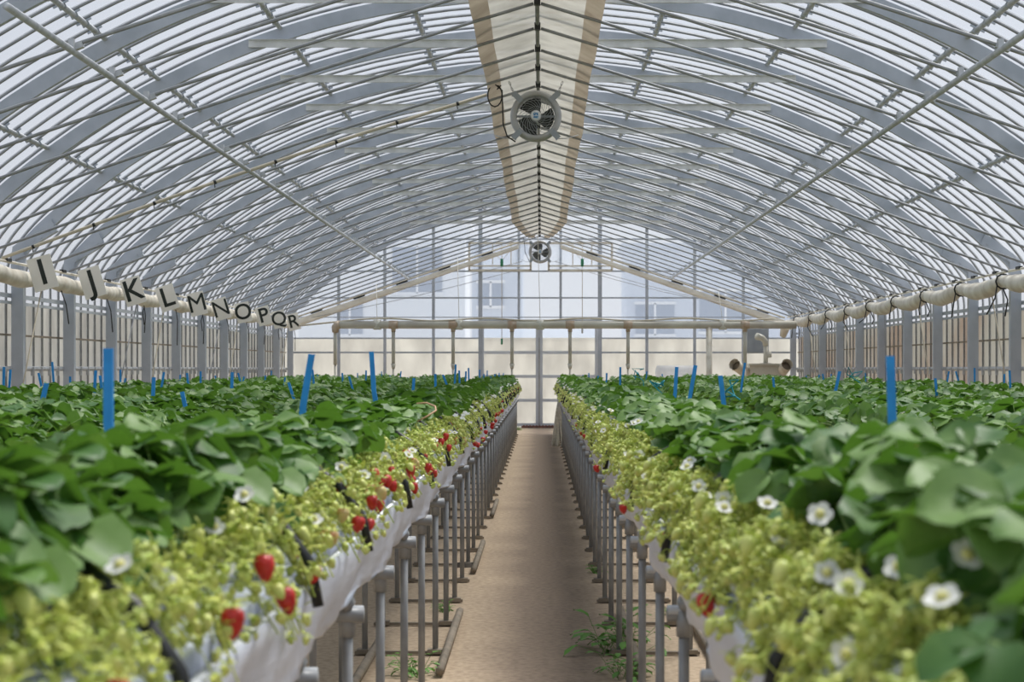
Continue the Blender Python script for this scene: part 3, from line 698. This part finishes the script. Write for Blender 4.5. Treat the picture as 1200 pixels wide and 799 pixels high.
def fruitlet(v, f, mi, p, s, m, r, seg=6, rings=3):     # small berry with calyx star
    ax = Vector((r.uniform(-.5, .6), r.uniform(-.6, .6), -1)).normalized(); a = Vector((0, 1, 0)) if abs(ax.y) < .8 else Vector((1, 0, 0))
    u = (a-ax*a.dot(ax)).normalized(); w_ = ax.cross(u); o = len(v)
    prof = [(.0, 0), (.46, .10), (.50, .45), (.28, .88), (0, 1.0)] if rings > 2 else [(.0, 0), (.5, .3), (0, 1.0)]
    for rr, t in prof:
        for k in range(seg):
            q = 2*math.pi*k/seg; v.append(p+ax*(s*1.15*t)+(u*math.cos(q)+w_*math.sin(q))*(s*rr))
    for i in range(len(prof)-1):
        for k in range(seg): f.append((o+i*seg+k, o+i*seg+(k+1) % seg, o+(i+1)*seg+(k+1) % seg, o+(i+1)*seg+k)); mi.append(m)
def calyx(v, f, mi, p, s, r, m, n=5):
    for k in range(n):
        q = 2*math.pi*k/n+r.random(); d = Vector((math.cos(q), math.sin(q), r.uniform(-.5, .5))).normalized(); t = Vector((-math.sin(q), math.cos(q), 0))
        o = len(v); v += [p, p+d*s*.5+t*s*.24, p+d*s, p+d*s*.5-t*s*.24]; f.append((o, o+1, o+2, o+3)); mi.append(m)

def rim_curve(t, y, lift, reach=.245, drop=.17):      # stalk run from the crown over the rim; t in 0..1
    x = .01+reach*t**.85; z = .03+lift*math.sin(math.pi*min(1, t*1.02)**.8)-drop*t**2.4
    return Vector((x, y, z))
def make_truss(seed, lod, loose=False):
    """returns stalk mesh data and spots for berries and flowers"""
    r = random.Random(seed); v, f, mi = [], [], []; spots = []
    rd, dr = (.185, .095) if loose else (.195, .082)
    def rim_curve(t, y, lift, _g=globals()['rim_curve']): return _g(t, y, lift, rd, dr)
    ns = 5 if lod == 0 else (4 if lod == 1 else 3)
    for s in range(ns):
        y0 = (s-(ns-1)/2)*.2/ns*.5; y1 = r.uniform(-.11, .11); lift = r.uniform(.05, .11); tend = r.uniform(.72, 1.0)
        if lod < 2: tube_to(v, f, mi, [rim_curve(tend*k/5, y0+(y1-y0)*k/5, lift) for k in range(6)], .0026, .0016, 4 if lod == 0 else 3, 0)
        nb = (13, 9, 5)[lod]-(5 if loose and lod == 0 else 0)
        for q in range(nb):
            t = tend*(.22+.78*(q+r.random())/nb); c = rim_curve(t, y0+(y1-y0)*t, lift)
            p = c+Vector((r.uniform(-.03, .028), r.uniform(-.04, .04), r.uniform(-.02, .030)))
            if t > .75: p.z -= r.uniform(0, .02)
            if lod == 0: tube_to(v, f, mi, [c, (c+p)/2+Vector((0, 0, .006)), p], .0012, .001, 3, 0)
            sz = r.uniform(.011, .019)
            if lod < 2: calyx(v, f, mi, p+Vector((0, 0, .002)), sz*(1.15 if lod == 0 else 1.4), r, 0, 6 if lod == 0 else 4)
            fruitlet(v, f, mi, p, sz*(1.0, 1.15, 1.7)[lod], 1, r, (6, 5, 4)[lod], (3, 2, 2)[lod])
            if q % 3 == 2: spots.append((p, t))
        # lime bract leaflets
        if lod < 2:
            for q in range(3):
                t = r.uniform(.1, .8); c = rim_curve(t, y0+(y1-y0)*t, lift)
                d = Vector((r.uniform(-.5, 1), r.uniform(-1, 1), r.uniform(0, .7))).normalized()
                o = len(f); leaflet(v, f, mi, c, d, Vector((0, 0, 1)), .03, .018, .3, .3, 2, False, 1)
                for z in range(o, len(f)): mi[z] = 0
    r.shuffle(spots)
    return v, f, mi, spots
def to_mesh(name, v, f, mi, mats, smooth=True):
    b = MB(); b.v = [tuple(p) for p in v]; b.f = f; b.m = mi; return b.mesh(name, mats, smooth)

# berry and flower meshes (parts)
def berry_mesh(name, m, s, seed):
    r = random.Random(seed); b = MB()
    prof = [(.0, 0), (.30, .01), (.46, .12), (.50, .32), (.42, .62), (.26, .86), (.10, .98), (0, 1.0)]
    b.lathe([(rr*s*.92, -t*s*1.3) for rr, t in prof], (0, 0, 0), 12, 'Z')
    b.mi = 1
    for k in range(7):
        q = 2*math.pi*k/7; c, sn = math.cos(q), math.sin(q); h = s*.10
        b.add([(0, 0, .002), (c*s*.3-sn*h, sn*s*.3+c*h, .003), (c*s*.55, sn*s*.55, .008-s*.05), (c*s*.3+sn*h, sn*s*.3-c*h, .003)], [(0,1,2,3)])
    b.tube([(0, 0, 0), (.002, 0, s*.5), (-.004, 0, s*.9)], .0014, 4)
    return b.mesh(name, [m, M['lime']])
RIPE = [berry_mesh('ripe_berry', M['red'], s, 1) for s in (.030, .034, .026)]
BLUSH = berry_mesh('blushing_berry', M['blush'], .030, 2)
GREEN = [berry_mesh('unripe_berry', M['unripe'], s, 3) for s in (.020, .024)]
def flower_mesh():
    b = MB(); s = .0148
    for k in range(5):
        q = 2*math.pi*k/5; c, sn = math.cos(q), math.sin(q)
        def P(a, w_, z): return (c*a-sn*w_, sn*a+c*w_, z)
        b.add([P(.002, 0, 0), P(s*.35, -s*.36, .003+k*.0003), P(s*.72, -s*.56, .004+k*.0003), P(s*1.05, -s*.40, .005+k*.0003), P(s*1.18, 0, .006+k*.0003), P(s*1.05, s*.40, .005+k*.0003), P(s*.72, s*.56, .004+k*.0003), P(s*.35, s*.36, .003+k*.0003)], [tuple(range(8))])
    me = b.mesh('flower', M['petal']); 
    c_ = MB(); c_.lathe([(.0065, 0), (.006, .004), (.003, .0065), (0, .007)], (0, 0, 0), 8, 'Z'); me2 = c_.mesh('flower_centre', M['pollen'])
    return me, me2
FLOW, FCEN = flower_mesh()

NV = 8
FOLS = [to_mesh('strawberry_plant', *make_foliage(140+i, 0, True), [M['leaf'], M['petiole']]) for i in range(NV)]
FOL = [to_mesh('strawberry_plant', *make_foliage(100+i, 0), [M['leaf'], M['petiole']]) for i in range(NV)]
TR = []; TRL = []
for i in range(2*NV):
    v, f, mi, sp = make_truss(200+i, 0, i >= NV); (TR if i < NV else TRL).append((to_mesh('fruit_truss', v, f, mi, [M['lime'], M['unripe']]), sp))

plants = []
for bi, X in enumerate(BENCH):
    for row in (-1, 1):
        y = BY0+.1; idx = 0
        while y < BY1-.1:
            idx += 1
            plants.append((bi, row, idx, X+row*.06+rnd.uniform(-.012, .012), y+rnd.uniform(-.025, .025)+(.1 if row > 0 else 0), rnd.random()))
            y += .2
def visible(p): return p[4] > 1.7 and abs(p[3]+.05) < .29*p[4]+.25
vis = sorted([p for p in plants if visible(p)], key=lambda p: p[4]); near = vis[:300]; nearset = set(id(p) for p in near)
rowname = {(-1): 'left-hand row', 1: 'right-hand row'}
seen_n = {}
for p in near:
    bi, row, idx, x, y, q = p
    aisle = (bi == 0 and row == 1) or (bi == 4 and row == -1)
    c = seen_n.get((bi, row), 0)+1; seen_n[(bi, row)] = c
    vi = rnd.randrange(NV)
    o = link('strawberry_plant', (FOL if aisle or q > .85 else FOLS)[vi], loc=(x, y, .935), rot=(0, 0, rnd.uniform(-.3, .3)+(0 if row > 0 else math.pi)))
    hz_ = rnd.uniform(.80, .96)+(.12 if y < 3.6 else 0)
    o.scale = (1, 1, hz_)
    me, sp = (TRL if bi == 0 and row == 1 else TR)[rnd.randrange(NV)]
    link('fruit_truss', me, o)
    left = bi == 0
    nr = 0; nf = 0; k = 0
    if bi in (0, 4) and aisle:
        ripe_p = .62 if left else .16
        while rnd.random() < ripe_p and nr < (3 if left else 1): nr += 1
        nf = rnd.choice((0, 0, 1, 1)) if left else rnd.choice((0, 0, 1, 2, 2))
    else:
        nf = rnd.choice((0, 0, 0, 1, 1))
    low = sorted(sp, key=lambda s: -s[1])
    for i in range(nr):
        s = low[min(i*2, len(low)-1)]; pos = Vector(s[0])+Vector((.018, rnd.uniform(-.02, .02), .006-.008*i))
        e = link('ripe_berry' if i or rnd.random() < .75 else 'blushing_berry', RIPE[rnd.randrange(3)] if rnd.random() < .8 else BLUSH, o, pos, (rnd.uniform(-.3, .3), rnd.uniform(-.35, .1), rnd.random()*6))
        e.name = e.data.name if e.data is BLUSH else 'ripe_berry'
    high = [s for s in sp if s[1] < .85]
    for i in range(3 if aisle else 1):
        s = sp[(i*3+1) % len(sp)]; link('unripe_berry', GREEN[i % 2], o, Vector(s[0])+Vector((.012, 0, .004)), (rnd.uniform(-.6, .6), rnd.uniform(-.8, .2), 0))
    for i in range(nf):
        s = high[i % len(high)]
        # flowers face up and out, sometimes towards the near end
        nn = Vector((rnd.uniform(-.5, .5), -rnd.uniform(.3, 1.0)*(1 if row > 0 else -1), rnd.uniform(.4, .9)))
        fl = link('flower', FLOW, o, Vector(s[0])+Vector((rnd.uniform(-.02, .02), -.012*(1 if row > 0 else -1)+rnd.uniform(-.03, .03), rnd.uniform(.024, .042))), nn.to_track_quat('Z', 'Y').to_euler())
        link('flower_centre', FCEN, fl, (0, 0, .003))
    extra = []
    if nr: extra.append('%s ripe berr%s' % ({1:'one', 2:'two', 3:'three'}[nr], 'y' if nr == 1 else 'ies'))
    if nf: extra.append('%s flower%s' % ({1:'one', 2:'two', 3:'three'}[nf], '' if nf == 1 else 's'))
    side = {0: 'first bench left of path', 1: 'second bench left', 2: 'third bench left', 3: 'left wall bench', 4: 'first bench right of path', 5: 'second bench right', 6: 'third bench right', 7: 'right wall bench'}[bi]
    rn = ('path side' if aisle else 'far side') if bi in (0, 4) else ('left edge' if row < 0 else 'right edge')
    tag(o, 'strawberry plant, %s, %s, %s from near end%s' % (side, rn, ordinal(c), (', '+' '.join(extra[:1])) if extra else ''), 'strawberry plant', 'strawberry plants on the near parts of the benches')

# all the other plants merged
def arr(v, f, mi):
    va = np.array([tuple(p) for p in v], np.float32); quads = np.array([q if len(q) == 4 else q+(q[-1],) for q in f], np.int32); return va, quads, np.array(mi, np.int32)
def variant(lod, seed, left, spread):
    v, f, mi = make_foliage(seed, lod, spread); mi = [0 if m == 0 else 1 for m in mi]
    tv, tf, tm, sp = make_truss(seed+50, lod, left)
    o = len(v); v = v+tv; f = f+[tuple(k+o for k in q) for q in tf]; mi = mi+[2+m for m in tm]
    r = random.Random(seed)
    for i in range(r.choice((0, 1, 2) if lod == 1 else (0, 0, 1))):   # flowers
        p = sp[i % len(sp)][0]+Vector((0, 0, .03)); s = .018; o = len(v)
        n = Vector((r.uniform(-.6, .6), -.8, .8)).normalized(); u = n.cross(Vector((0, 0, 1))).normalized(); w_ = n.cross(u)
        for k in range(10):
            a = k*math.pi/5; rr = s if k % 2 == 0 else s*.62; v.append(p+(u*math.cos(a)+w_*math.sin(a))*rr)
        f += [(o, o+1, o+2, o+3), (o+3, o+4, o+5, o+6), (o+6, o+7, o+8, o+9), (o, o+3, o+6, o+9)]; mi += [4]*4
    if left:
        low = sorted(sp, key=lambda s: -s[1])
        for i in range(r.choice((0, 0, 1, 1))):
            fruitlet(v, f, mi, Vector(low[i][0])+Vector((.025, 0, -.01)), .032, 5, r, 6, 3)
    return arr(v, f, mi)
VAR = {(l, s, p): [variant(l, 300+40*l+7*i, s, p) for i in range(8)] for l in (1, 2) for s in (False, True) for p in (False, True)}
VS, QS, MS = [], [], []; off = 0
for p in plants:
    if id(p) in nearset: continue
    bi, row, idx, x, y, q = p
    lod = 1 if y < 20 and abs(x) < .3*y+.6 and y > 1.5 else 2
    rich = (bi == 0 and row > 0) or (bi == 4 and row < 0 and q < .2)
    aisle = (bi == 0 and row == 1) or (bi == 4 and row == -1)
    va, qa, ma = VAR[(lod, rich, not aisle and q < .78)][int(q*7.99)]
    a = (0 if row > 0 else math.pi)+(q*7 % 1-.5)*.6; c, s = math.cos(a), math.sin(a)
    V = np.empty_like(va); V[:, 0] = va[:, 0]*c-va[:, 1]*s+x; V[:, 1] = va[:, 0]*s+va[:, 1]*c+y; V[:, 2] = va[:, 2]*(.76+.18*(q*13 % 1))+.935
    VS.append(V); QS.append(qa+off); MS.append(ma); off += len(va)
V = np.concatenate(VS); Q = np.concatenate(QS); MI = np.concatenate(MS)
me = bpy.data.meshes.new('strawberry_plants')
me.vertices.add(len(V)); me.vertices.foreach_set('co', V.ravel())
# degenerate-free: triangles were padded, all faces here are quads
me.loops.add(Q.size); me.loops.foreach_set('vertex_index', Q.ravel().astype(np.int32))
me.polygons.add(len(Q)); me.polygons.foreach_set('loop_start', np.arange(0, Q.size, 4, dtype=np.int32)); me.polygons.foreach_set('loop_total', np.full(len(Q), 4, np.int32))
for nm in ('leaf', 'petiole', 'lime', 'unripe', 'petal', 'red'): me.materials.append(M[nm])
me.polygons.foreach_set('material_index', MI); me.polygons.foreach_set('use_smooth', np.ones(len(Q), bool)); me.update(calc_edges=True)
print('stuff faces', len(Q))
tag(link('strawberry_plants', me), 'mass of strawberry plants filling the farther lengths of all the benches', 'strawberry plants', kind='stuff')

# ------------------------------------------------------------------ blue marker stakes
ST = [(4.5,430,4,459),(12,433,10,452),(54,449,46,484),(61,424,63,453),(45,437,47,447),(82,441,82,448),(112,434,110,463),(117,440,120,460),(126,408,130,543),
 (141,433,141,442),(147,443,146,447),(180,442,178,467),(192,436,189,455),(213,459,220,487),(211,439,211,447),(219,437,222,457),(235,435,235,453),(252,440,253,447),
 (272,436,270,463),(279,437,283,451),(286,441,284,451),(311,440,310,450),(318,434,318,443),(334,442,332,453),(338,448,345,467),(365,415,352,510),(366,433,368,453),(372,439,372,446),
 (435,412,441,472),(401,437,402,450),(409,441,413,457),(419,437,419,445),(429,434,429,448),(447,435,448,444),(457,440,458,448),(470,435,469,443),(478,442,478,446),
 (485,443,483,466),(510,438,510,459),(519,439,523,448),(534,427,533,451),(538,434,538,444),(546,435,546,450),(549,431,549,445),(562,433,562,443),(567,438,567,448),(571,434,571,445),
 (575,441,575,449),(580,438,580,446),(585,437,585,445),(590,437,590,443),
 (683,439,683,445),(690,437,690,446),(701,440,701,446),(711,437,711,453),(727,430,727,454),(745,440,745,448),(758,435,757,446),(776,438,776,446),(793,430,790,466),(815,428,809,462),
 (844,440,848,492),(873,425,866,476),(906,442,907,452),(945,440,945,446),(960,439,959,450),(964,438,966,450),(974,438,974,447),(984,435,977,468),(1014,437,1014,448),
 (1043,417,1043,573),(1070,444,1070,449),(1096,443,1097,463),(1112,435,1110,448),(1120,435,1122,442),(1142,431,1142,450),(1177,438,1177,444),(1183,434,1184,459)]
nst = {}
for i, (xt, yt, xb_, yb_) in enumerate(ST):
    best = None
    for bi, dX in [(b_, d_) for b_ in (range(4) if xt < VX else range(4, 8)) for d_ in (0, .17, -.17)]:
        X = BENCH[bi]+dX; s_ = abs((xt+xb_)/2-VX)/abs(X)
        Y = F/s_
        lnp = yb_-yt; big = lnp > 45
        lim = 150 if lnp < 12 else (230 if lnp < 26 else (300 if lnp < 40 else 460))
        lim = max(lim, abs((xt+xb_)/2-VX)/4.2)
        if s_ > lim and bi < 7 and bi != 3: continue
        if s_ > lim*1.6: continue
        if Y > BY1-.3 or Y < 2: continue
        zb = EYE-(yb_-VY)/s_; zt = EYE-(yt-VY)/s_
        e = abs(zb-(1.05 if big else 1.12))+abs(zt-1.29)*.8
        if best is None or e < best[0]: best = (e, bi, X, Y, zt)
    if best is None: continue
    e, bi, X, Y, zt = best
    if (xt, yt) == (126, 408): bi, X = 0, -.85; Y = F*.85/506
    if (xt, yt) == (1043, 417): bi, X = 4, .72; Y = F*.72/409
    if (xt, yt) == (365, 415): bi, X = 0, -.68; Y = F*.68/276
    if (xt, yt) == (435, 412): bi, X = 0, -.66; Y = F*.66/196
    zt = EYE-(yt-VY)*Y/F
    slope = ((xt-xb_)/(yb_-yt)) if yb_ > yt+3 else 0
    slope = max(-.4, min(.4, slope))
    xtop = (xt-VX)*Y/F; zb = .90; L = zt-zb
    b = MB(); w_ = .0175
    bend = rnd.uniform(-.006, .006)
    pth = [(xtop, zt), (xtop-slope*L*.33+bend, zt-L*.33), (xtop-slope*L*.66-bend, zt-L*.66), (xtop-slope*L, zb)]
    b.sweep(pth[::-1], w_, .005, Y)
    # folded edge gives the tape stake its channel shape
    b.sweep([(p_[0]+w_*.45, p_[1]) for p_ in pth[::-1]], .003, .012, Y+.005)
    c = nst.get(bi, 0)+1; nst[bi] = c
    lean = 'leaning left' if slope < -.1 else ('leaning right' if slope > .1 else 'upright')
    size = 'tall ' if yb_-yt > 45 else ('short ' if yb_-yt < 11 else '')
    o = b.build('marker_stake', M['blue'], smooth=False)
    o['_y'] = Y; o['_b'] = bi; o['_d'] = size+'blue marker stake '+lean
stk = [o for o in bpy.data.objects if '_y' in o.keys()]
for bi in range(8):
    g = sorted([o for o in stk if o['_b'] == bi], key=lambda o: o['_y'])
    for i, o in enumerate(g):
        tag(o, '%s, %s from near end, %s' % (o['_d'], ordinal(i+1), ['first bench left', 'second bench left', 'third bench left', 'left wall bench', 'first bench right', 'second bench right', 'third bench right', 'right wall bench'][bi]), 'stake', 'blue marker stakes')
for o in stk: del o['_y']; del o['_b']; del o['_d']

# teal tape tangles
for i, (px, py, Y) in enumerate(((748, 437, 24.0), (771, 455, 15.5), (863, 455, 13.0), (1001, 437, 20.0))):
    c = at(px, py, Y); c.z = max(c.z, 1.17); r = random.Random(i+5); b = MB()
    b.tube([c+Vector((r.uniform(-.08, .08), r.uniform(-.05, .05), r.uniform(-.06, .06))) for j in range(9)]+[c+Vector((.06, 0, -.1)), c+Vector((.07, 0, -.22))], .006, 5)
    tag(b.build('plastic_twine', M['teal']), ['teal twine tangle farthest back among the right benches', 'teal twine curl in the middle of the right benches', 'teal twine curl on the leaves below the heater', 'teal twine knot in front of the right wall'][i], 'twine')
# ochre runner arching out of the leaves
c = at(498, 480, 9.5); b = MB(); b.tube([at(488, 473, 8.6), at(500, 472, 8.6), at(510, 476, 8.5), at(511, 481, 8.45), at(500, 488, 8.4), at(480, 498, 8.4)], .004, 6)
tag(b.build('strawberry_runner', M['ochre']), 'thin ochre runner curling out of the leaves left of the path', 'plant runner')

# white rope bundle hanging at the end of the right bench
o = empty('rope_bundle', (.29, 33.0, .76)); b = MB(); r = random.Random(4)
for i in range(16):
    a = r.uniform(-.09, .09); b.tube([(0, -.03, 0), (a*.5, -.05, -.2), (a+r.uniform(-.03, .03), -.04-r.random()*.05, -.55-r.random()*.2), (a*1.2, -.03, -.75-r.random()*.15)], .014, 5)
tag(b.build('strands', M['rope'], o), None); tag(o, 'bundle of white rope hanging beside the far end of the right bench', 'rope')

# weeds on the ground
def weed(p, s, seed):
    r = random.Random(seed); v, f, mi = [], [], []
    for i in range(46):
        a = r.random()*6.28; d = Vector((math.cos(a), math.sin(a), r.uniform(.3, 2))).normalized()
        base = Vector((r.uniform(-.04, .04)*s, r.uniform(-.09, .09)*s, 0)); tip = base+d*r.uniform(.02, .09)*s
        tube_to(v, f, mi, [base, tip], .0015, .001, 3, 0)
        leaflet(v, f, mi, tip, (d+Vector((0, 0, -.6))).normalized(), Vector((0, 0, 1)), .04*s, .02*s, .3, .3, 3, False, 1)
    return link('weed_tuft', to_mesh('weed_tuft', v, f, [0]*len(f), [M['weed']]), loc=p)
for i, (px, py, s) in enumerate(((724, 762, 2.1), (733, 792, 1.3), (731, 743, .7), (700, 671, .7), (485, 791, 1.1), (521, 716, .7), (607, 504, 1.0), (788, 720, .6))):
    Y = EYE*F/(py-VY); p = at(px, py, Y); p.z = 0
    tag(weed(p, s, i+20), ['largest green weed tuft by the right bench feet', 'green weed at the near end of the right ground batten', 'small weed just beyond the largest tuft at the right feet', 'small weed farther along the right bench feet', 'green weed at the nearest left foot bar', 'small weed by the left bench feet', 'little weed at the far end of the left bench', 'small weed under the right bench'][i], 'weed', 'weeds on the ground')
b = MB(); c = at(543, 664, EYE*F/(664-VY)); b.lathe([(.07, 0), (.05, .025), (.02, .03), (0, .032)], (c.x, c.y, .0), 9, 'Z'); tag(b.build('soil_lump', M['soil']), 'dark lump of soil on the ground by the left legs', 'soil lump')
